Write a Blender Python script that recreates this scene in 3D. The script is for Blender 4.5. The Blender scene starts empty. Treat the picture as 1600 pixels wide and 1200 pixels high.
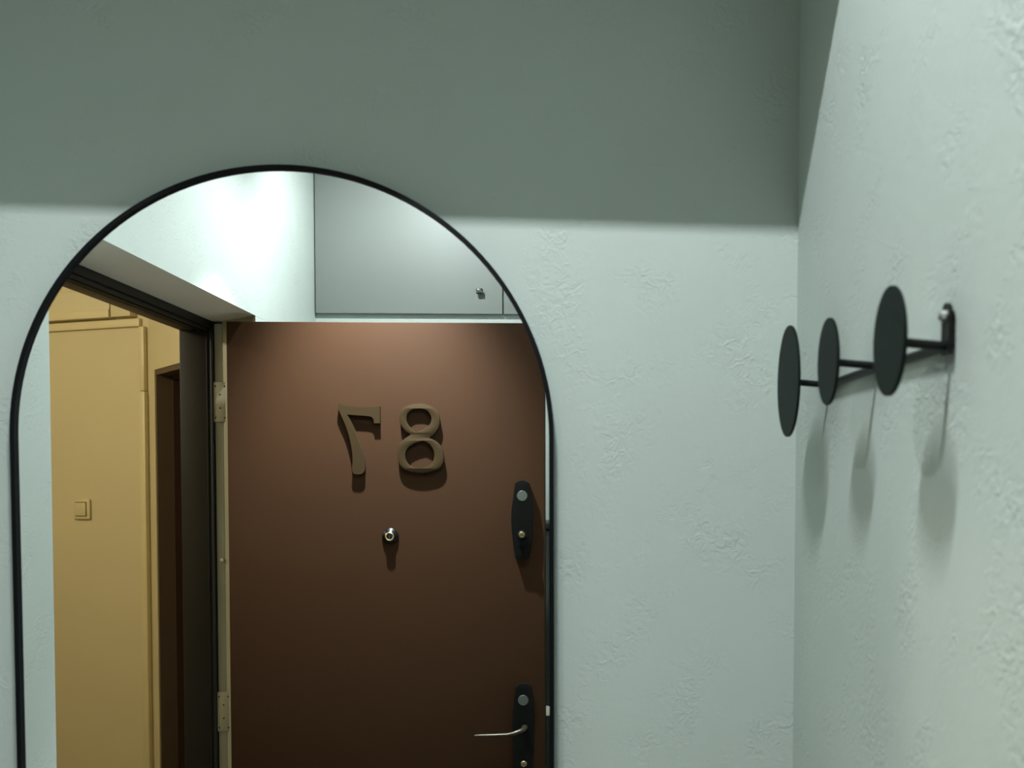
import bpy, bmesh, math, random
from mathutils import Vector, Matrix
from mathutils.geometry import tessellate_polygon

S = bpy.context.scene
COL = S.collection
R = math.radians

# ------------------------------------------------------------------ camera
F, PX, PY = 1650.0, 980.0, 818.0            # focal length and principal point in pixels of 1600x1200
VX, VY = 920.0, 735.0                       # where the room's depth lines meet
EYE = Vector((0.0, -1.38, 1.64))
yc = Vector(((VX - PX) / F, (PY - VY) / F, -1)).normalized()
up = (Vector((0, 1, 0)) - yc.y * yc).normalized()
xc = yc.cross(up)
cam_d = bpy.data.cameras.new('camera')
cam = bpy.data.objects.new('camera', cam_d)
COL.objects.link(cam)
cam.matrix_world = Matrix.Translation(EYE) @ Matrix((xc, yc, up)).to_4x4()
cam_d.sensor_width = 36.0
cam_d.lens = F / 1600 * 36.0
cam_d.shift_x = -(PX - 800) / 1600
cam_d.shift_y = (PY - 600) / 1600
cam_d.clip_start = 0.02
cam_d.dof.use_dof = True
cam_d.dof.focus_distance = 2.85
cam_d.dof.aperture_fstop = 9.0
S.camera = cam

# ------------------------------------------------------------------ world, exposure
w = bpy.data.worlds.new('world')
S.world = w
w.use_nodes = True
w.node_tree.nodes['Background'].inputs[0].default_value = (0.02, 0.02, 0.02, 1)
w.node_tree.nodes['Background'].inputs[1].default_value = 0.0
S.view_settings.view_transform = 'Standard'
S.view_settings.look = 'None'
S.view_settings.gamma = 1.0
S.view_settings.use_curve_mapping = False
S.view_settings.exposure = 0.0

# lamp powers (the lamps themselves are built with their housings further down)
P_RACK, P_DOOR, P_DOOR_SPILL, P_REAR, P_LANDING = 14.8, 375.0, 33.0, 34.0, 43.0
COOL = (0.94, 1.0, 1.02)
WARM = (1.0, 0.90, 0.70)

# ------------------------------------------------------------------ materials
def srgb(r, g, b):
    def c(v):
        v /= 255.0
        return v / 12.92 if v <= 0.04045 else ((v + 0.055) / 1.055) ** 2.4
    return (c(r), c(g), c(b), 1)

def new_mat(name):
    m = bpy.data.materials.new(name)
    m.use_nodes = True
    return m, m.node_tree, m.node_tree.nodes['Principled BSDF']

def N(t, kind, **kw):
    n = t.nodes.new(kind)
    for k, v in kw.items():
        if k in n.inputs:
            n.inputs[k].default_value = v
        else:
            setattr(n, k, v)
    return n

def paint(name, col, rough=0.5, metallic=0.0, vary=0.06, vscale=6.0, grain=0.0, gscale=300.0, spec=0.5):
    m, t, b = new_mat(name)
    b.inputs['Roughness'].default_value = rough
    b.inputs['Metallic'].default_value = metallic
    b.inputs['Specular IOR Level'].default_value = spec
    co = N(t, 'ShaderNodeTexCoord')
    no = N(t, 'ShaderNodeTexNoise', Scale=vscale, Detail=4.0)
    t.links.new(co.outputs['Object'], no.inputs['Vector'])
    mp = N(t, 'ShaderNodeMapRange')
    mp.inputs['To Min'].default_value = 1 - vary
    mp.inputs['To Max'].default_value = 1 + vary
    t.links.new(no.outputs['Fac'], mp.inputs['Value'])
    mu = N(t, 'ShaderNodeVectorMath', operation='SCALE')
    mu.inputs[0].default_value = col[:3]
    t.links.new(mp.outputs['Result'], mu.inputs['Scale'])
    t.links.new(mu.outputs['Vector'], b.inputs['Base Color'])
    if grain:
        g = N(t, 'ShaderNodeTexNoise', Scale=gscale, Detail=3.0)
        t.links.new(co.outputs['Object'], g.inputs['Vector'])
        bu = N(t, 'ShaderNodeBump', Strength=grain, Distance=0.001)
        t.links.new(g.outputs['Fac'], bu.inputs['Height'])
        t.links.new(bu.outputs['Normal'], b.inputs['Normal'])
    return m

def plaster(name, col, strength=0.45):
    """painted plaster with scattered trowelled wrinkles"""
    m, t, b = new_mat(name)
    b.inputs['Roughness'].default_value = 0.62
    b.inputs['Specular IOR Level'].default_value = 0.15
    co = N(t, 'ShaderNodeTexCoord')
    pm = N(t, 'ShaderNodeTexNoise', Scale=12.0, Detail=3.0, Roughness=0.6)
    t.links.new(co.outputs['Object'], pm.inputs['Vector'])
    mask = N(t, 'ShaderNodeMapRange')
    mask.inputs['From Min'].default_value = 0.47
    mask.inputs['From Max'].default_value = 0.66
    t.links.new(pm.outputs['Fac'], mask.inputs['Value'])
    wr = N(t, 'ShaderNodeTexNoise', Scale=78.0, Detail=3.5, Roughness=0.55, Distortion=1.6)
    t.links.new(co.outputs['Object'], wr.inputs['Vector'])
    rg = N(t, 'ShaderNodeMath', operation='SUBTRACT')
    rg.inputs[1].default_value = 0.5
    t.links.new(wr.outputs['Fac'], rg.inputs[0])
    mul = N(t, 'ShaderNodeMath', operation='MULTIPLY')
    t.links.new(rg.outputs[0], mul.inputs[0])
    t.links.new(mask.outputs['Result'], mul.inputs[1])
    fine = N(t, 'ShaderNodeTexNoise', Scale=120.0, Detail=4.0, Roughness=0.6)
    t.links.new(co.outputs['Object'], fine.inputs['Vector'])
    fm = N(t, 'ShaderNodeMath', operation='MULTIPLY')
    fm.inputs[1].default_value = 0.10
    t.links.new(fine.outputs['Fac'], fm.inputs[0])
    broad = N(t, 'ShaderNodeTexNoise', Scale=14.0, Detail=2.0)
    t.links.new(co.outputs['Object'], broad.inputs['Vector'])
    bm_ = N(t, 'ShaderNodeMath', operation='MULTIPLY')
    bm_.inputs[1].default_value = 0.35
    t.links.new(broad.outputs['Fac'], bm_.inputs[0])
    a1 = N(t, 'ShaderNodeMath', operation='ADD')
    a2 = N(t, 'ShaderNodeMath', operation='ADD')
    t.links.new(mul.outputs[0], a1.inputs[0]); t.links.new(fm.outputs[0], a1.inputs[1])
    t.links.new(a1.outputs[0], a2.inputs[0]); t.links.new(bm_.outputs[0], a2.inputs[1])
    bu = N(t, 'ShaderNodeBump', Strength=strength, Distance=0.006)
    t.links.new(a2.outputs[0], bu.inputs['Height'])
    t.links.new(bu.outputs['Normal'], b.inputs['Normal'])
    cv = N(t, 'ShaderNodeTexNoise', Scale=4.0, Detail=5.0)
    t.links.new(co.outputs['Object'], cv.inputs['Vector'])
    mp = N(t, 'ShaderNodeMapRange')
    mp.inputs['To Min'].default_value = 0.95
    mp.inputs['To Max'].default_value = 1.05
    t.links.new(cv.outputs['Fac'], mp.inputs['Value'])
    sc = N(t, 'ShaderNodeVectorMath', operation='SCALE')
    sc.inputs[0].default_value = col[:3]
    t.links.new(mp.outputs['Result'], sc.inputs['Scale'])
    t.links.new(sc.outputs['Vector'], b.inputs['Base Color'])
    return m

M = {}
M['wall'] = plaster('mint_plaster', (0.50, 0.565, 0.53, 1))
M['ceiling'] = paint('ceiling_paint', (0.44, 0.45, 0.40, 1), 0.8)
M['floor'] = paint('floor_laminate', (0.125, 0.105, 0.075, 1), 0.45, vary=0.2)
M['beige'] = paint('beige_oil_paint', (0.57, 0.49, 0.285, 1), 0.5, vary=0.05, vscale=3, grain=0.25, gscale=40)
M['beige_trim'] = paint('beige_gloss', (0.60, 0.51, 0.28, 1), 0.4)
M['reveal'] = paint('white_reveal_enamel', (0.84, 0.83, 0.79, 1), 0.5, grain=0.1, gscale=60)
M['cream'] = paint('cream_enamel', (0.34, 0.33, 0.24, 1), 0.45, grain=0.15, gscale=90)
M['hinge'] = paint('painted_hinge', (0.36, 0.34, 0.24, 1), 0.4)
M['black'] = paint('black_powder_coat', (0.004, 0.006, 0.006, 1), 0.5, spec=0.25)
M['rack'] = paint('dark_green_grey_powder_coat', (0.005, 0.0105, 0.0088, 1), 0.6, spec=0.12, grain=0.2, gscale=900)
M['mframe'] = paint('black_mirror_frame', (0.0025, 0.0032, 0.0045, 1), 0.5, spec=0.15)
M['door'] = paint('brown_metal_paint', (0.0310, 0.0148, 0.0068, 1), 0.6, 0.0, spec=0.06, vary=0.05, grain=0.12, gscale=500)
M['dframe'] = paint('dark_brown_frame_paint', (0.014, 0.012, 0.008, 1), 0.5, spec=0.25)
M['seal'] = paint('rubber_seal', (0.006, 0.006, 0.006, 1), 0.6)
M['bronze'] = paint('bronze_numeral', (0.034, 0.0215, 0.0082, 1), 0.45, 0.1, spec=0.2, vary=0.08, vscale=30)
M['plate'] = paint('graphite_plate', (0.003, 0.0035, 0.003, 1), 0.34, 0.0, spec=0.16)
M['badge'] = paint('grey_badge', (0.048, 0.060, 0.050, 1), 0.5)
M['brass'] = paint('worn_brass', (0.50, 0.40, 0.22, 1), 0.3, 0.9)
M['chrome'] = paint('chrome', (0.72, 0.73, 0.72, 1), 0.18, 1.0)
M['bolt'] = paint('polished_latch_steel', (0.80, 0.76, 0.66, 1), 0.3, 0.2)
M['smoked'] = paint('smoked_chrome', (0.16, 0.17, 0.165, 1), 0.22, 1.0)
M['lens'] = paint('lens_glass', (0.02, 0.025, 0.03, 1), 0.05)
M['lever'] = paint('antique_lever', (0.030, 0.025, 0.016, 1), 0.38, 0.5)
M['panel'] = paint('matt_sage_panel', (0.180, 0.205, 0.188, 1), 0.5, vary=0.01)
M['panel_edge'] = M['panel']
M['switch'] = paint('ivory_plastic', (0.58, 0.49, 0.27, 1), 0.4)
M['brown_casing'] = paint('brown_casing', (0.085, 0.055, 0.03, 1), 0.5)
M['red_brown'] = paint('red_brown_casing', (0.045, 0.022, 0.014, 1), 0.6, spec=0.2)
M['doorway_black'] = paint('doorway_near_black', (0.0025, 0.002, 0.0016, 1), 0.7, spec=0.05)
M['dark_green'] = paint('added_cabinet_dark_green', (0.016, 0.024, 0.021, 1), 0.5, spec=0.3)
M['screw'] = paint('zinc_screw', (0.75, 0.77, 0.74, 1), 0.3, 0.8)
M['white'] = paint('white_lamp_trim', (0.8, 0.8, 0.78, 1), 0.4)

mm, mt, mb = new_mat('silvered_mirror')
mb.inputs['Base Color'].default_value = (0.955, 0.965, 0.955, 1)
mb.inputs['Metallic'].default_value = 1.0
mb.inputs['Roughness'].default_value = 0.0
M['mirror'] = mm

def glow(name, col, s):
    m, t, b = new_mat(name)
    b.inputs['Base Color'].default_value = (0.8, 0.8, 0.8, 1)
    b.inputs['Emission Color'].default_value = (*col, 1)
    b.inputs['Emission Strength'].default_value = s
    return m
M['glow'] = glow('lamp_lens', COOL, 3.0)
M['glow_warm'] = glow('landing_globe', WARM, 3.0)

# ------------------------------------------------------------------ helpers
def link(name, me, mat=None, parent=None, smooth=False):
    o = bpy.data.objects.new(name, me)
    COL.objects.link(o)
    if mat is not None:
        for mt_ in (mat if isinstance(mat, (list, tuple)) else [mat]):
            me.materials.append(M[mt_])
    if smooth:
        for p in me.polygons:
            p.use_smooth = True
        try:
            me.set_sharp_from_angle(angle=R(38))
        except Exception:
            pass
    if parent is not None:
        o.parent = parent
    return o

def tag(o, label=None, cat=None, group=None, kind=None):
    if label: o['label'] = label
    if cat: o['category'] = cat
    if group: o['group'] = group
    if kind: o['kind'] = kind
    return o

def thing(name, label, cat, loc=(0, 0, 0), group=None, kind=None):
    o = bpy.data.objects.new(name, None)
    o.empty_display_size = 0.05
    COL.objects.link(o)
    o.location = loc
    return tag(o, label, cat, group, kind)

def bm_mesh(bm, name='mesh'):
    bmesh.ops.recalc_face_normals(bm, faces=bm.faces)
    me = bpy.data.meshes.new(name)
    bm.to_mesh(me)
    bm.free()
    return me

def add_box(bm, lo, hi, bevel=0.0, seg=2):
    vs = [bm.verts.new((x, y, z)) for x in (lo[0], hi[0]) for y in (lo[1], hi[1]) for z in (lo[2], hi[2])]
    fs = [bm.faces.new([vs[i] for i in q]) for q in
          ((0, 1, 3, 2), (4, 6, 7, 5), (0, 4, 5, 1), (2, 3, 7, 6), (0, 2, 6, 4), (1, 5, 7, 3))]
    if bevel:
        es = list({e for f in fs for e in f.edges})
        bmesh.ops.bevel(bm, geom=es, offset=bevel, segments=seg, affect='EDGES', profile=0.5)

def box(name, lo, hi, mat, parent=None, bevel=0.0, seg=2):
    bm = bmesh.new()
    add_box(bm, lo, hi, bevel, seg)
    return link(name, bm_mesh(bm), mat, parent, bevel > 0)

def extrude_poly(loops, y0, y1, axes=(0, 2, 1)):
    """loops: outer + holes in 2-D; extruded from y0 to y1 along axes[2]"""
    bm = bmesh.new()
    def pt(p, d):
        c = [0, 0, 0]
        c[axes[0]], c[axes[1]], c[axes[2]] = p[0], p[1], d
        return bm.verts.new(c)
    a, b = [], []
    flat = []
    for lp in loops:
        A = [pt(p, y0) for p in lp]
        B = [pt(p, y1) for p in lp]
        a += A; b += B
        n = len(lp)
        for i in range(n):
            j = (i + 1) % n
            bm.faces.new((A[i], A[j], B[j], B[i]))
    tris = tessellate_polygon([[Vector((p[0], p[1], 0)) for p in lp] for lp in loops])
    for t in tris:
        if len(set(t)) < 3: continue
        for vs in (a, b):
            try: bm.faces.new([vs[k] for k in t])
            except ValueError: pass
    return bm

def bevel_sharp(bm, off, seg=2, ang=40):
    bmesh.ops.recalc_face_normals(bm, faces=bm.faces)
    es = [e for e in bm.edges if len(e.link_faces) == 2 and e.calc_face_angle(0) > R(ang)]
    bmesh.ops.bevel(bm, geom=es, offset=off, segments=seg, affect='EDGES', profile=0.5, clamp_overlap=True)

def lathe(profile, axis, centre, seg=32):
    """profile: (radius, height along axis)"""
    bm = bmesh.new()
    ax = Vector(axis).normalized()
    u = ax.orthogonal().normalized(); v = ax.cross(u)
    c = Vector(centre)
    rings = []
    for r, h in profile:
        if r < 1e-6:
            rings.append([bm.verts.new(c + ax * h)])
        else:
            rings.append([bm.verts.new(c + ax * h + (u * math.cos(k * 2 * math.pi / seg) + v * math.sin(k * 2 * math.pi / seg)) * r) for k in range(seg)])
    for A, B in zip(rings, rings[1:]):
        for k in range(seg):
            l = (k + 1) % seg
            if len(A) == 1 and len(B) == 1: continue
            if len(A) == 1: bm.faces.new((A[0], B[k], B[l]))
            elif len(B) == 1: bm.faces.new((A[k], A[l], B[0]))
            else: bm.faces.new((A[k], A[l], B[l], B[k]))
    return bm

def tube(path, radii, seg=12, flat=1.0, flat_axis=None):
    bm = bmesh.new()
    pts = [Vector(p) for p in path]
    if not isinstance(radii, (list, tuple)): radii = [radii] * len(pts)
    rings = []
    ref = None
    for i, p in enumerate(pts):
        d = (pts[min(i + 1, len(pts) - 1)] - pts[max(i - 1, 0)]).normalized()
        if ref is None: ref = d.orthogonal().normalized() if flat_axis is None else Vector(flat_axis)
        u = (ref - ref.dot(d) * d).normalized(); v = d.cross(u)
        rings.append([bm.verts.new(p + u * math.cos(k * 2 * math.pi / seg) * radii[i] * flat + v * math.sin(k * 2 * math.pi / seg) * radii[i]) for k in range(seg)])
    for A, B in zip(rings, rings[1:]):
        for k in range(seg):
            l = (k + 1) % seg
            bm.faces.new((A[k], A[l], B[l], B[k]))
    bm.faces.new(rings[0][::-1]); bm.faces.new(rings[-1])
    return bm

def smooth_loop(pts, n=5):
    """closed Catmull-Rom through pts; a point given as (x, y, 1) is a corner"""
    out = []
    k = len(pts)
    for i in range(k):
        p0, p1, p2, p3 = pts[i - 1], pts[i], pts[(i + 1) % k], pts[(i + 2) % k]
        a, b, c, d = (Vector(p[:2]) for p in (p0, p1, p2, p3))
        if len(p1) > 2: a = b - (c - b)
        if len(p2) > 2: d = c + (c - b)
        for s in range(n):
            t = s / n
            q = 0.5 * ((2 * b) + (c - a) * t + (2 * a - 5 * b + 4 * c - d) * t * t + (3 * b - a - 3 * c + d) * t ** 3)
            out.append((q.x, q.y))
    return out

# ------------------------------------------------------------------ room shell
XL, XR, YF, ZC = -0.98, 0.2715, -2.408, 2.76      # left wall, right wall, far wall, ceiling
YN, YE, ZO = -0.608, -1.758, 2.112                # entrance opening in the left wall
YCUT = -1.90                                      # the wall is cut back here behind the hinge side return
XW = -1.23                                        # landing side of the left wall

tag(box('floor', (-3.3, -3.5, -0.06), (0.5, 0.06, 0.0), 'floor'), 'brown laminate floor of the hall', None, None, 'structure')
tag(box('ceiling', (-3.3, -3.5, ZC), (0.5, 0.06, ZC + 0.06), 'ceiling'), 'flat pale ceiling of the hall', None, None, 'structure')
tag(box('wall_back', (XW, 0.0, 0.0), (XR + 0.12, 0.12, ZC), 'wall'), 'mint green plastered wall behind the arched mirror', None, None, 'structure')
tag(box('wall_right', (XR, YF - 0.12, 0.0), (XR + 0.12, 0.0, ZC), 'wall'), 'mint green plastered side wall carrying the coat rack', None, None, 'structure')
tag(box('wall_far', (XL, YF - 0.12, 0.0), (XR, YF, ZC), 'wall'), 'mint green plastered wall behind the open door', None, None, 'structure')

# left wall with its door opening: hall face plastered, landing face beige
bm = extrude_poly([[(0.0, 0.0), (YN, 0.0), (YN, ZO), (YCUT, ZO), (YCUT, 0.0), (YF - 0.12, 0.0), (YF - 0.12, ZC), (0.0, ZC)]],
                  XL, XW, axes=(1, 2, 0))
me = bm_mesh(bm)
wl = link('wall_left', me, ['wall', 'beige'])
for p in me.polygons:
    if p.normal.x < -0.5: p.material_index = 1
tag(wl, 'mint green plastered wall with the entrance opening', None, None, 'structure')

# lowered ceiling box above the mirror wall: keeps the lamps off the top of that wall
bm = extrude_poly([[(XL, 0.0), (XL, -0.398), (XR, -0.424), (XR, 0.0)]], 2.34, ZC, axes=(0, 1, 2))
tag(link('ceiling_soffit', bm_mesh(bm), 'ceiling'), 'lowered ceiling box above the mirror wall', None, None, 'structure')

# plaster returns of the opening: head, hinge side, near side
XF = -1.130                                       # hall face of the steel frame
bm = extrude_poly([[(XL, ZO), (XF, 2.106), (XF, ZO)]], YN, YCUT, axes=(0, 2, 1))
tag(link('trim_1', bm_mesh(bm), 'reveal'), 'plaster return over the entrance opening', None, None, 'structure')
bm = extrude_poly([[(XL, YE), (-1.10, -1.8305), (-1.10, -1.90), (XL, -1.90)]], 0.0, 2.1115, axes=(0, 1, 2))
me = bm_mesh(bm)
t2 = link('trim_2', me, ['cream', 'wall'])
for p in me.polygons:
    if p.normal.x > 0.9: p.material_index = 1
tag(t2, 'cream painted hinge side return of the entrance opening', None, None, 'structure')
bm = extrude_poly([[(XL, YN), (XF, YN), (XF, -0.86)]], 0.0, 2.106, axes=(0, 1, 2))
tag(link('trim_3', bm_mesh(bm), 'wall'), 'plaster return on the lock side of the entrance opening', None, None, 'structure')

# dark steel door frame
fr = thing('door_frame', 'dark brown steel frame of the entrance door', None, (0, 0, 0), None, 'structure')
box('jamb', (-1.228, -1.90, 0.0), (-1.126, -1.832, 2.112), 'dframe', fr, 0.003)
box('jamb', (-1.228, -0.895, 0.0), (XF - 0.0005, -0.86, 2.112), 'dframe', fr, 0.003)
box('jamb_edge', (-1.1255, -1.90, 0.0), (-1.1005, -1.8312, 2.10), 'cream', fr, 0.003)
hd = box('head', (-1.186, -1.832, 2.084), (XF - 0.0005, -0.895, 2.112), 'dframe', fr, 0.003)
box('head_rear_lit', (-1.228, -1.832, 2.080), (-1.1865, -0.895, 2.112), 'brown_casing', fr, 0.002)  # lighter brown than the frame: landing light painted onto its underside
for x0, x1, z in ((-1.148, -1.136, 2.076), (-1.172, -1.160, 2.077)):
    box('seal_strip', (x0, -1.83, z), (x1, -0.897, 2.0838), 'seal', hd, 0.002)
box('seal_strip', (-1.136, -1.8315, 0.01), (-1.1262, -1.8225, 2.075), 'seal', fr, 0.003)
box('striker_rib', (-1.148, -1.8315, 0.01), (-1.144, -1.827, 2.075), 'dframe', fr, 0.001)

# ------------------------------------------------------------------ entrance door, open square into the hall
YD = -1.69
DX0 = -1.0405
door = thing('door_1', 'open brown metal entrance door with raised number 87, reflected in the mirror', None, (DX0, YD, 0), None, 'structure')
def dpart(name, me, mat, parent=door, smooth=True):
    o = link(name, me, mat, None, smooth)
    o.parent = parent
    o.matrix_parent_inverse = Matrix.Translation((-DX0, -YD, 0)) if parent is door else Matrix.Identity(4)
    return o
def sub(name, me, mat, parent, smooth=True):
    o = link(name, me, mat, None, smooth)
    o.parent = parent
    return o
bm = bmesh.new()
add_box(bm, (DX0, YD - 0.045, 0.012), (-0.1430, YD, 2.0845), 0.0025, 2)
dpart('leaf', bm_mesh(bm), 'door')

KX = 0.0018026           # photograph measurements to metres on the door face
def dx(u): return -1.0371 + (u - 355.0) * KX
def dz(v): return 2.0883 - (v - 500.0) * 0.0017788 - (v - 500.0) ** 2 * 8.39e-8
def zoomed(pts):         # numerals were measured in a crop enlarged 4.286 times
    return [(dx(500 + p[0] / 4.286), dz(600 + p[1] / 4.286)) + ((1,) if len(p) > 2 else ()) for p in pts]
seven = [(120, 133, 1), (170, 147), (230, 155), (310, 158), (398, 152, 1), (398, 265, 1), (358, 265, 1), (355, 240), (343, 224), (318, 217),
         (250, 212), (178, 207, 1), (195, 235), (222, 295), (250, 368), (274, 440), (289, 500), (296, 545), (294, 580),
         (276, 602), (248, 607), (220, 600), (209, 575), (213, 520), (211, 465), (204, 415), (190, 350), (168, 280), (142, 220), (120, 168, 1)]
eight_o = [(672, 132), (730, 145), (778, 180), (797, 228), (792, 285), (765, 330), (728, 362, 1), (775, 385), (808, 425), (822, 480), (815, 535),
           (775, 575), (680, 596), (590, 584), (536, 550), (516, 490), (518, 430), (545, 383), (605, 340, 1), (560, 305), (533, 260), (530, 205), (555, 163), (605, 140)]
eight_u = [(660, 165), (712, 177), (742, 220), (735, 265), (700, 298), (638, 326, 1), (600, 292), (577, 250), (580, 205), (612, 173)]
eight_l = [(685, 381, 1), (728, 402), (755, 440), (761, 485), (745, 530), (700, 560), (650, 565), (598, 550), (570, 508), (568, 460), (588, 425), (630, 398)]
for loops in ([seven], [eight_o, eight_u, eight_l]):
    bm = extrude_poly([smooth_loop(zoomed(l), 5) for l in loops], YD, YD + 0.011)
    bevel_sharp(bm, 0.0012, 2, 50)
    o = dpart('numeral', bm_mesh(bm), 'bronze')
    o['label'] = 'raised bronze numeral ' + ('7' if len(loops) == 1 else '8')

# peephole
px_, pz_ = dx(607), dz(838)
ph = dpart('peephole', bm_mesh(lathe([(0.0, 0.0), (0.0235, 0.0), (0.0235, 0.003), (0.021, 0.006), (0.0135, 0.0095), (0.0125, 0.011), (0.0, 0.011)], (0, 1, 0), (px_, YD, pz_))), 'plate')
o = dpart('ring', bm_mesh(lathe([(0.0125, 0.010), (0.0125, 0.0145), (0.011, 0.0155), (0.0085, 0.0145), (0.0085, 0.010)], (0, 1, 0), (px_, YD, pz_))), 'brass', ph)
o = dpart('lens', bm_mesh(lathe([(0.0085, 0.011), (0.006, 0.0128), (0.003, 0.0137), (0.0, 0.014)], (0, 1, 0), (px_, YD, pz_))), 'lens', ph)

# lock plate and handle plate
def plate(name, outline, thick):
    bm = extrude_poly([smooth_loop(outline, 5)], YD, YD + thick)
    bevel_sharp(bm, 0.0035, 3, 50)
    return dpart(name, bm_mesh(bm), 'plate')
def zz(pts, ox, oy, s): return [(dx(ox + p[0] / s), dz(oy + p[1] / s)) + ((1,) if len(p) > 2 else ()) for p in pts]
lp = plate('lock_plate', zz([(508, 212, 1), (540, 192), (575, 185), (610, 192), (640, 212, 1), (652, 290), (664, 375), (672, 470), (672, 600), (660, 740), (634, 905, 1),
                             (600, 918), (570, 920), (540, 918), (507, 905, 1), (485, 750), (472, 600), (473, 470), (490, 340)], 720, 720, 6.0), 0.016)
def disc_on(name, u, v, r, h0, h1, mat, parent):
    return dpart(name, bm_mesh(lathe([(0.0, h0), (r, h0), (r, h1 - 0.0006), (r - 0.0006, h1), (0.0, h1)], (0, 1, 0), (dx(u), YD, dz(v)))), mat, parent)
disc_on('badge', 815.8, 774.7, 0.0148, 0.014, 0.0168, 'badge', lp)
cu, cv_ = 815.5, 832.0
dpart('collar', bm_mesh(lathe([(0.0075, 0.012), (0.0145, 0.012), (0.0145, 0.024), (0.013, 0.026), (0.0105, 0.026), (0.0095, 0.020), (0.0, 0.020)], (0, 1, 0), (dx(cu), YD, dz(cv_ + 4)))), 'plate', lp)
cov = [(dx(cu) + 0.0125 * math.cos(a), dz(cv_ + 3) + 0.0125 * math.sin(a)) for a in [R(t) for t in range(0, 181, 15)]]
cov += [(dx(cu) + 0.0105 * math.cos(a), dz(cv_ + 17) + 0.0105 * math.sin(a)) for a in [R(t) for t in range(180, 361, 15)]]
bm = extrude_poly([cov], YD + 0.014, YD + 0.021)
bevel_sharp(bm, 0.002, 2, 50)
dpart('keyhole_cover', bm_mesh(bm), 'plate', lp)
disc_on('key_cylinder', cu, cv_ + 3, 0.0085, 0.018, 0.0285, 'brass', lp)
box_bm = bmesh.new(); add_box(box_bm, (dx(cu) - 0.0075, YD + 0.0278, dz(cv_ + 3) - 0.0008), (dx(cu) + 0.0075, YD + 0.0292, dz(cv_ + 3) + 0.0008))
dpart('key_slot', bm_mesh(box_bm), 'seal', lp)

hp = plate('handle_plate', zz([(636, 225, 1), (680, 200), (727, 190), (775, 200), (820, 225, 1), (842, 380), (858, 560), (858, 760), (845, 1000), (815, 1260), (800, 1420, 1),
                               (760, 1440), (725, 1445), (690, 1440), (650, 1420, 1), (632, 1260), (606, 1000), (596, 760), (598, 560), (618, 380)], 720, 1040, 7.5), 0.016)
disc_on('badge', 816.7, 1090.7, 0.0150, 0.014, 0.0168, 'badge', hp)
hz = dz(1132)
lx = dx(819)
path = [(lx, YD + 0.012, hz), (lx, YD + 0.034, hz), (lx - 0.003, YD + 0.046, hz - 0.001), (lx - 0.012, YD + 0.052, hz - 0.004), (lx - 0.030, YD + 0.054, hz - 0.010),
        (lx - 0.045, YD + 0.054, hz - 0.013), (lx - 0.085, YD + 0.053, hz - 0.0145), (lx - 0.125, YD + 0.051, hz - 0.0155), (lx - 0.139, YD + 0.050, hz - 0.016)]
dpart('lever', bm_mesh(tube(path, [0.0095, 0.0085, 0.0085, 0.0085, 0.0085, 0.0075, 0.0065, 0.0058, 0.004], 16, 0.8, (0, 0, 1))), 'lever', hp)
disc_on('key_cylinder', 817.5, 1188.0, 0.0085, 0.012, 0.0185, 'brass', hp)
box_bm = bmesh.new(); add_box(box_bm, (dx(817.5) - 0.0075, YD + 0.018, dz(1188) - 0.0008), (dx(817.5) + 0.0075, YD + 0.0192, dz(1188) + 0.0008))
dpart('key_slot', bm_mesh(box_bm), 'seal', hp)

# latch bolt out of the free edge
bm = extrude_poly([[(-0.1435, YD - 0.034), (-0.1435, YD - 0.014), (-0.1285, YD - 0.014), (-0.1285, YD - 0.018), (-0.139, YD - 0.034)]], dz(1118), dz(1104), axes=(0, 1, 2))
bevel_sharp(bm, 0.001, 2)
dpart('latch_bolt', bm_mesh(bm), 'bolt')
bm = bmesh.new(); add_box(bm, (-0.1435, YD - 0.038, dz(1190)), (-0.1415, YD - 0.010, dz(1062)), 0.0008, 1)
dpart('latch_plate', bm_mesh(bm), 'plate')

# hinge leaves on the cream return, lift-off pin between them
for z0, z1 in ((1.810, 1.927), (0.887, 1.006)):
    bm = bmesh.new(); add_box(bm, (-1.1275, -1.8310, z0), (-1.0885, -1.8260, z1), 0.0015, 2)
    hg = dpart('hinge', bm_mesh(bm), 'hinge')
    for sx, sz in ((-1.1215, 0.012), (-1.0945, 0.012), (-1.108, 0.040), (-1.108, 0.080), (-1.1215, 0.105), (-1.0945, 0.105)):
        dpart('screw', bm_mesh(lathe([(0.0, -0.0005), (0.0025, -0.0005), (0.0022, 0.0009), (0.0, 0.0003)], (0, 1, 0), (sx, -1.826, z0 + sz), 10)), 'dframe', hg)
dpart('security_pin', bm_mesh(lathe([(0.0, 0.0), (0.0060, 0.0), (0.0060, 0.004), (0.0045, 0.007), (0.0, 0.008)], (0, 1, 0), (-1.108, -1.8312, 1.4005), 16)), 'screw')

# ------------------------------------------------------------------ arched floor mirror
MCX, MHW, MTOP = -0.386, 0.341, 2.022
mir = thing('arched_mirror', 'tall arched mirror with thin black metal frame leaning on the mint wall', 'mirror', (MCX, 0, 0))
lean, yaw = R(0.45), R(-0.3)
nrm = Vector((math.sin(yaw), -math.cos(lean) * math.cos(yaw), math.sin(lean))).normalized()
zup = (Vector((0, 0, 1)) - nrm.z * nrm).normalized()
xax = zup.cross(-nrm).normalized() * -1
xax = (-nrm).cross(zup)                       # local x to the right, local y into the wall, local z up
Rm = Matrix((xax, -nrm, zup)).transposed()
m0 = Vector((-0.4, -0.02, 1.64))
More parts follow.
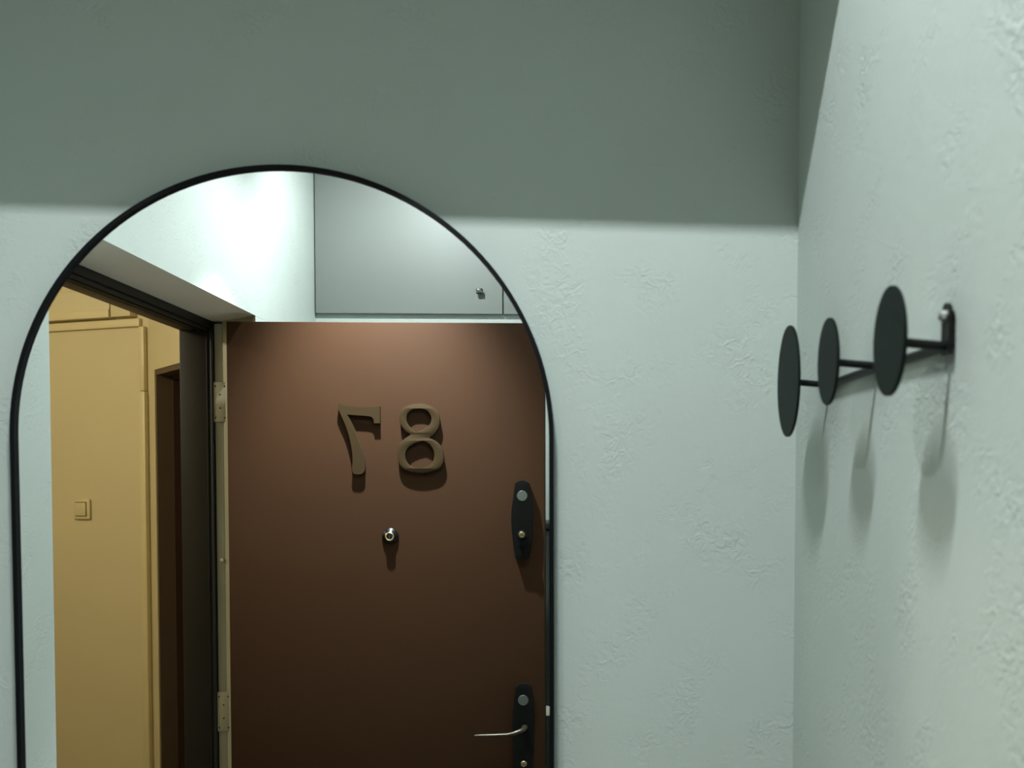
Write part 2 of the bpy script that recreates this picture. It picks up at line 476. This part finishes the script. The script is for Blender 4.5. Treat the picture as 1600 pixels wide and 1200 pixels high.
# the glass plane passes through m0; put the thing's origin on the floor under it
base = Vector((MCX, 0, 0.004))
base.y = m0.y - (nrm.x * (base.x - m0.x) + nrm.z * (base.z - m0.z)) / nrm.y
mir.matrix_world = Matrix.Translation(base) @ Rm.to_4x4()
H = MTOP - 0.004
def arch(hw, top, bottom, n=72):
    c = H - MHW
    pts = [(-hw, bottom), (hw, bottom)]
    r = hw
    pts += [(r * math.cos(math.pi * k / n), c + (r + top) * math.sin(math.pi * k / n)) for k in range(n + 1)]
    return pts
FW = 0.0058
bm = extrude_poly([arch(MHW, 0, 0.0), arch(MHW - FW, 0, FW)], -0.0055, 0.0135)
bevel_sharp(bm, 0.0008, 1, 50)
link('frame', bm_mesh(bm), 'mframe', mir, True)
bm = extrude_poly([arch(MHW - FW + 0.0006, 0, FW - 0.0006)], 0.0, 0.004)
link('mirror_glass', bm_mesh(bm), 'mirror', mir)
bm = extrude_poly([arch(MHW - FW + 0.0006, 0, FW - 0.0006)], 0.0045, 0.0125)
link('backing_board', bm_mesh(bm), 'black', mir)

# ------------------------------------------------------------------ coat rack on the right wall
ZR = 1.7365
YB = [-0.196, -0.393, -0.595]          # far, middle and near peg
rack = thing('coat_rack', 'dark metal wall coat rack with three round disc pegs', 'coat rack', (XR, -0.393, ZR))
IP = Matrix.Translation((-XR, 0.393, -ZR))
def rp(name, bm, mat, parent=rack):
    o = link(name, bm_mesh(bm), mat, parent, True)
    o.matrix_parent_inverse = IP if parent is rack else Matrix.Identity(4)
    return o
ZP = [ZR, ZR - 0.0005, ZR - 0.0035]     # the rail hangs a little lower at its near end
rp('rail', tube([(XR - 0.0039, YB[0] + 0.006, ZP[0]), (XR - 0.0039, YB[1], ZP[1]), (XR - 0.0039, YB[2] - 0.003, ZP[2])], 0.0038, 16), 'black')
for y, zr in ((YB[0], ZP[0]), (YB[2], ZP[2])):
    out = [(y - 0.0085, zr - 0.006), (y + 0.0085, zr - 0.006)]
    out += [(y + 0.0085 * math.cos(math.pi * k / 14), zr + 0.0235 + 0.0085 * math.sin(math.pi * k / 14)) for k in range(15)]
    bm = extrude_poly([out], XR - 0.0060, XR - 0.0030, axes=(1, 2, 0))
    tb = rp('mounting_tab', bm, 'black')
    rp('spacer', lathe([(0.0, 0.0), (0.0045, 0.0), (0.0045, 0.0032), (0.0, 0.0032)], (-1, 0, 0), (XR, y, zr + 0.0225), 16), 'black', tb)
    rp('screw', lathe([(0.0, 0.0), (0.0045, 0.0), (0.0042, 0.0036), (0.0026, 0.0052), (0.0, 0.0056)], (-1, 0, 0), (XR - 0.0058, y, zr + 0.0225), 16), 'screw', tb)
for y, d, zp in zip(YB, (0.1241, 0.0812, 0.0815), (ZR, ZR + 0.002, ZR - 0.0035)):
    tip = (XR - 0.0475, y, zp + 0.0035)
    pg = rp('peg', tube([(XR - 0.005, y, zp), tip], 0.0036, 16), 'black')
    r = d / 2
    rp('disc', lathe([(0.0, 0.0), (r - 0.0005, 0.0), (r, 0.0005), (r, 0.0025), (r - 0.0005, 0.003), (0.0, 0.003)], (-1, 0, 0), (XR - 0.0460, y, zp + 0.0035), 64), 'rack', pg)

# ------------------------------------------------------------------ overhead cupboard on the far wall
YP = -2.390
cab = thing('overhead_cupboard', 'sage green overhead cupboard above the open door, reflected in the mirror', 'cupboard', (-0.35, YF, 2.22))
IC = Matrix.Translation((0.35, -YF, -2.22))
def cp(name, bm, mat, parent=cab):
    o = link(name, bm_mesh(bm), mat, parent, True)
    o.matrix_parent_inverse = IC if parent is cab else Matrix.Identity(4)
    return o
for x0, x1, kx in ((-0.9755, -0.3265, -0.4046), (-0.3225, XR - 0.004, -0.245)):
    bm = bmesh.new(); add_box(bm, (x0, YF + 0.0002, 2.2225), (x1, YP, ZC - 0.012), 0.001, 1)
    dr = cp('cupboard_door', bm, 'panel')
    kn = bmesh.new(); add_box(kn, (kx - 0.012, YP + 0.012, 2.2975 - 0.009), (kx + 0.012, YP + 0.021, 2.2975 + 0.011), 0.004, 3)
    kb = cp('knob', kn, 'smoked', dr)
    kb2 = lathe([(0.006, -0.001), (0.0045, 0.004), (0.006, 0.0125)], (0, 1, 0), (kx, YP, 2.2975), 16)
    cp('knob_stem', kb2, 'chrome', dr)

# invented tall cabinet behind the open door, added to darken the sliver past it
sc = thing('added_cabinet', 'invented tall dark green cabinet behind the open entrance door, added to darken the sliver past its edge', 'cabinet', (-0.10, YF, 0.0))
box('body', (-0.45, 0.002, 0.05), (0.355, 0.288, 1.482), 'dark_green', sc, 0.002)
box('plinth', (-0.43, 0.002, 0.0), (0.335, 0.262, 0.05), 'dark_green', sc)
box('top_board', (-0.455, 0.002, 1.4825), (0.360, 0.312, 1.502), 'dark_green', sc, 0.002)
for i in range(2):
    x0 = -0.447 + i * 0.4005
    dr = box('cabinet_door', (x0, 0.2885, 0.055), (x0 + 0.3975, 0.306, 1.478), 'dark_green', sc, 0.0015)
    kx = x0 + (0.365 if i == 0 else 0.03)
    link('knob', bm_mesh(lathe([(0.0, 0.305), (0.006, 0.305), (0.005, 0.316), (0.011, 0.324), (0.009, 0.329), (0.0, 0.330)], (0, 1, 0), (kx, 0, 0.85), 20)), 'chrome', dr, True)

# ------------------------------------------------------------------ landing beyond the entrance
def landing_wall(name, a, b, z0, z1, thick, label, mat='beige', hole=None):
    """vertical wall slab from a to b (plan points), thickness away to the left of a->b"""
    a = Vector((a[0], a[1])); b = Vector((b[0], b[1]))
    d = (b - a); L = d.length; d.normalize(); nn = Vector((-d.y, d.x)) * thick
    out = [(0, z0), (L, z0), (L, z1), (0, z1)] if hole is None else [(0, z0), (hole[0], z0), (hole[0], hole[2]), (hole[1], hole[2]), (hole[1], z0), (L, z0), (L, z1), (0, z1)]
    bm = extrude_poly([out], 0.0, 1.0, axes=(0, 2, 1))
    for v in bm.verts:
        s, t, z = v.co
        q = a + d * s + nn * t
        v.co = (q.x, q.y, z)
    return tag(link(name, bm_mesh(bm), mat), label, None, None, 'structure')
CORN = (-1.724, -2.80)
P1L = (-3.15, -3.33)
P2E = (-1.232, -2.182)
landing_wall('wall_landing', CORN, P1L, 0, ZC, 0.1, 'beige painted landing wall with the light switch')
L2 = (Vector(P2E) - Vector(CORN)).length
landing_wall('wall_landing_oblique', P2E, CORN, 0, ZC, 0.14, 'beige landing wall with a dark doorway', hole=(0.06, L2 - 0.068, 2.062))
tag(box('wall_landing_outer', (-3.25, -3.4, 0), (-3.15, -0.1, ZC), 'beige'), 'beige outer wall of the landing', None, None, 'structure')
tag(box('wall_landing_near', (-3.25, -0.1, 0), (XW, 0.0, ZC), 'beige'), 'beige near wall of the landing', None, None, 'structure')

# casing and near-black filling of the neighbouring doorway in the oblique wall
a2, b2 = Vector(P2E), Vector(CORN)
d2 = (b2 - a2).normalized(); n2 = Vector((-d2.y, d2.x))     # n2 points away from the landing
rot2 = Matrix(((d2.x, n2.x, 0), (d2.y, n2.y, 0), (0, 0, 1))).to_4x4()
nd = thing('door_2', 'dark neighbouring doorway in a brown casing across the landing, filled with a near-black sheet', None, (a2.x, a2.y, 0), None, 'structure')
nd.matrix_world = Matrix.Translation((a2.x, a2.y, 0)) @ rot2
h0, h1 = 0.06, L2 - 0.068
bm = extrude_poly([[(h0, 0), (h0 + 0.016, 0), (h0 + 0.016, 2.042), (h1 - 0.016, 2.042), (h1 - 0.016, 0), (h1, 0), (h1, 2.062), (h0, 2.062)]], 0.003, 0.06, axes=(0, 2, 1))
link('casing', bm_mesh(bm), 'brown_casing', nd)
bm = extrude_poly([[(h0 + 0.016, 0), (h0 + 0.03, 0), (h0 + 0.03, 2.026), (h1 - 0.03, 2.026), (h1 - 0.03, 0), (h1 - 0.016, 0), (h1 - 0.016, 2.042), (h0 + 0.016, 2.042)]], 0.06, 0.10, axes=(0, 2, 1))
link('inner_casing', bm_mesh(bm), 'red_brown', nd)
box('leaf', (h0 + 0.018, 0.101, 0.0), (h1 - 0.018, 0.138, 2.038), 'doorway_black', nd, 0.002)  # near-black sheet that fills the doorway

# things on the landing wall: local frame with x along the wall (towards the left in the mirror), y out of the wall
a1, b1 = Vector(CORN), Vector(P1L)
d1 = (b1 - a1).normalized(); n1 = Vector((d1.y, -d1.x))
if n1.y < 0: n1 = -n1
rot1 = Matrix(((d1.x, n1.x, 0), (d1.y, n1.y, 0), (0, 0, 1))).to_4x4()
def on_wall(name, s, z, label, cat):
    t = thing(name, label, cat)
    p = a1 + d1 * s
    t.matrix_world = Matrix.Translation((p.x, p.y, z)) @ rot1
    return t
EYE2 = Vector((EYE.x, EYE.y))
# light switch
sw = on_wall('light_switch', 0.335, 1.528, 'small beige square light switch on the landing wall, reflected in the mirror', 'light switch')
box('plate', (-0.041, 0.0, -0.041), (0.041, 0.012, 0.041), 'switch', sw, 0.006, 3)
box('rocker', (-0.026, 0.010, -0.026), (0.026, 0.0165, 0.026), 'switch', sw, 0.002, 2)
box('rocker_gap', (-0.0285, 0.0118, -0.0285), (0.0285, 0.0124, 0.0285), 'dframe', sw)
# horizontal ducts along the top, vertical duct in the corner
dt = on_wall('cable_duct', 0.0, 2.255, 'slim beige horizontal cable duct along the landing wall', 'cable duct')
box('cover', (0.03, 0.0, -0.020), (1.4, 0.016, 0.010), 'beige_trim', dt, 0.002)
dt2 = on_wall('boxed_pipe_casing', 0.0, 2.273, 'beige boxed pipe casing above the slim cable duct', 'casing')
box('long_panel', (0.155, 0.0, 0.0), (1.4, 0.035, 0.105), 'beige', dt2, 0.002)
box('short_panel', (0.055, 0.0, 0.0), (0.150, 0.035, 0.105), 'beige', dt2, 0.002)
box('lower_ledge', (0.155, 0.0, -0.001), (1.4, 0.040, 0.030), 'beige_trim', dt2, 0.002)
dv = on_wall('corner_pipe', 0.022, 0.0, 'beige painted vertical corner pipe duct on the landing', 'pipe')
box('lower_length', (-0.018, 0.0, 0.0), (0.012, 0.022, 1.985), 'beige_trim', dv, 0.005)
box('upper_length', (-0.016, 0.0, 1.986), (0.010, 0.020, 2.234), 'beige_trim', dv, 0.005)

# ------------------------------------------------------------------ lamps
def downlight(x, y, beams, label, z=ZC):
    t = thing('ceiling_downlight', label, 'downlight', (x, y, z), 'downlights in the hall ceiling')
    link('trim_ring', bm_mesh(lathe([(0.026, 0.0), (0.040, 0.0), (0.041, -0.003), (0.038, -0.006), (0.029, -0.006), (0.026, -0.002)], (0, 0, 1), (0, 0, 0), 40)), 'white', t, True)
    link('lamp_lens', bm_mesh(lathe([(0.0, -0.003), (0.0255, -0.003), (0.0255, -0.001), (0.0, -0.001)], (0, 0, 1), (0, 0, 0), 32)), 'glow', t, True)
    for p, ang, bl, tilt in beams:
        ld = bpy.data.lights.new('downlight_lamp', 'SPOT')
        ld.energy = p; ld.color = COOL; ld.spot_size = R(ang); ld.spot_blend = bl; ld.shadow_soft_size = 0.014
        lo = bpy.data.objects.new('downlight_lamp', ld); COL.objects.link(lo)
        lo.parent = t; lo.location = (0, 0, -0.022); lo.rotation_euler = (R(tilt), 0, 0)
# a reflector lamp throws a tight beam and a weaker wide spill
downlight(-0.61, -1.455, [(P_DOOR, 68, 0.7, 0), (P_DOOR_SPILL, 134, 0.75, 0)], 'round ceiling downlight in front of the open entrance door')
downlight(-0.58, -1.82, [(P_REAR, 172, 0.8, -27)], 'round ceiling downlight behind the open entrance door')
# short linear lamp over the middle of the hall
ll = thing('linear_ceiling_light', 'short slim linear ceiling light over the coat rack side of the hall', 'ceiling light', (-0.175, -0.85, ZC))
box('housing', (-0.09, -0.022, -0.012), (0.09, 0.022, 0.0), 'white', ll, 0.003)
box('diffuser', (-0.08, -0.014, -0.0145), (0.08, 0.014, -0.0118), 'glow', ll, 0.001)
ld = bpy.data.lights.new('linear_lamp', 'AREA')
ld.shape = 'RECTANGLE'; ld.size = 0.15; ld.size_y = 0.014; ld.energy = P_RACK; ld.color = COOL
lo = bpy.data.objects.new('linear_lamp', ld); COL.objects.link(lo)
lo.parent = ll; lo.location = (0, 0, -0.02); lo.rotation_euler = (R(27), 0, 0)

gl = thing('landing_globe_lamp', 'round globe lamp on the landing ceiling', 'lamp', (-2.55, -1.30, ZC))
link('base', bm_mesh(lathe([(0.0, 0.0), (0.06, 0.0), (0.06, -0.03), (0.05, -0.035), (0.0, -0.035)], (0, 0, 1), (0, 0, 0))), 'white', gl, True)
link('globe', bm_mesh(lathe([(0.045, -0.035)] + [(0.085 * math.sin(a), -0.11 + 0.085 * math.cos(a)) for a in [R(d) for d in range(35, 180, 12)]] + [(0.0, -0.195)], (0, 0, 1), (0, 0, 0))), 'glow_warm', gl, True)
ld = bpy.data.lights.new('landing_lamp', 'POINT')
ld.energy = P_LANDING; ld.color = WARM; ld.shadow_soft_size = 0.06
lo = bpy.data.objects.new('landing_lamp', ld); COL.objects.link(lo)
lo.parent = gl; lo.location = (0, 0, -0.26)
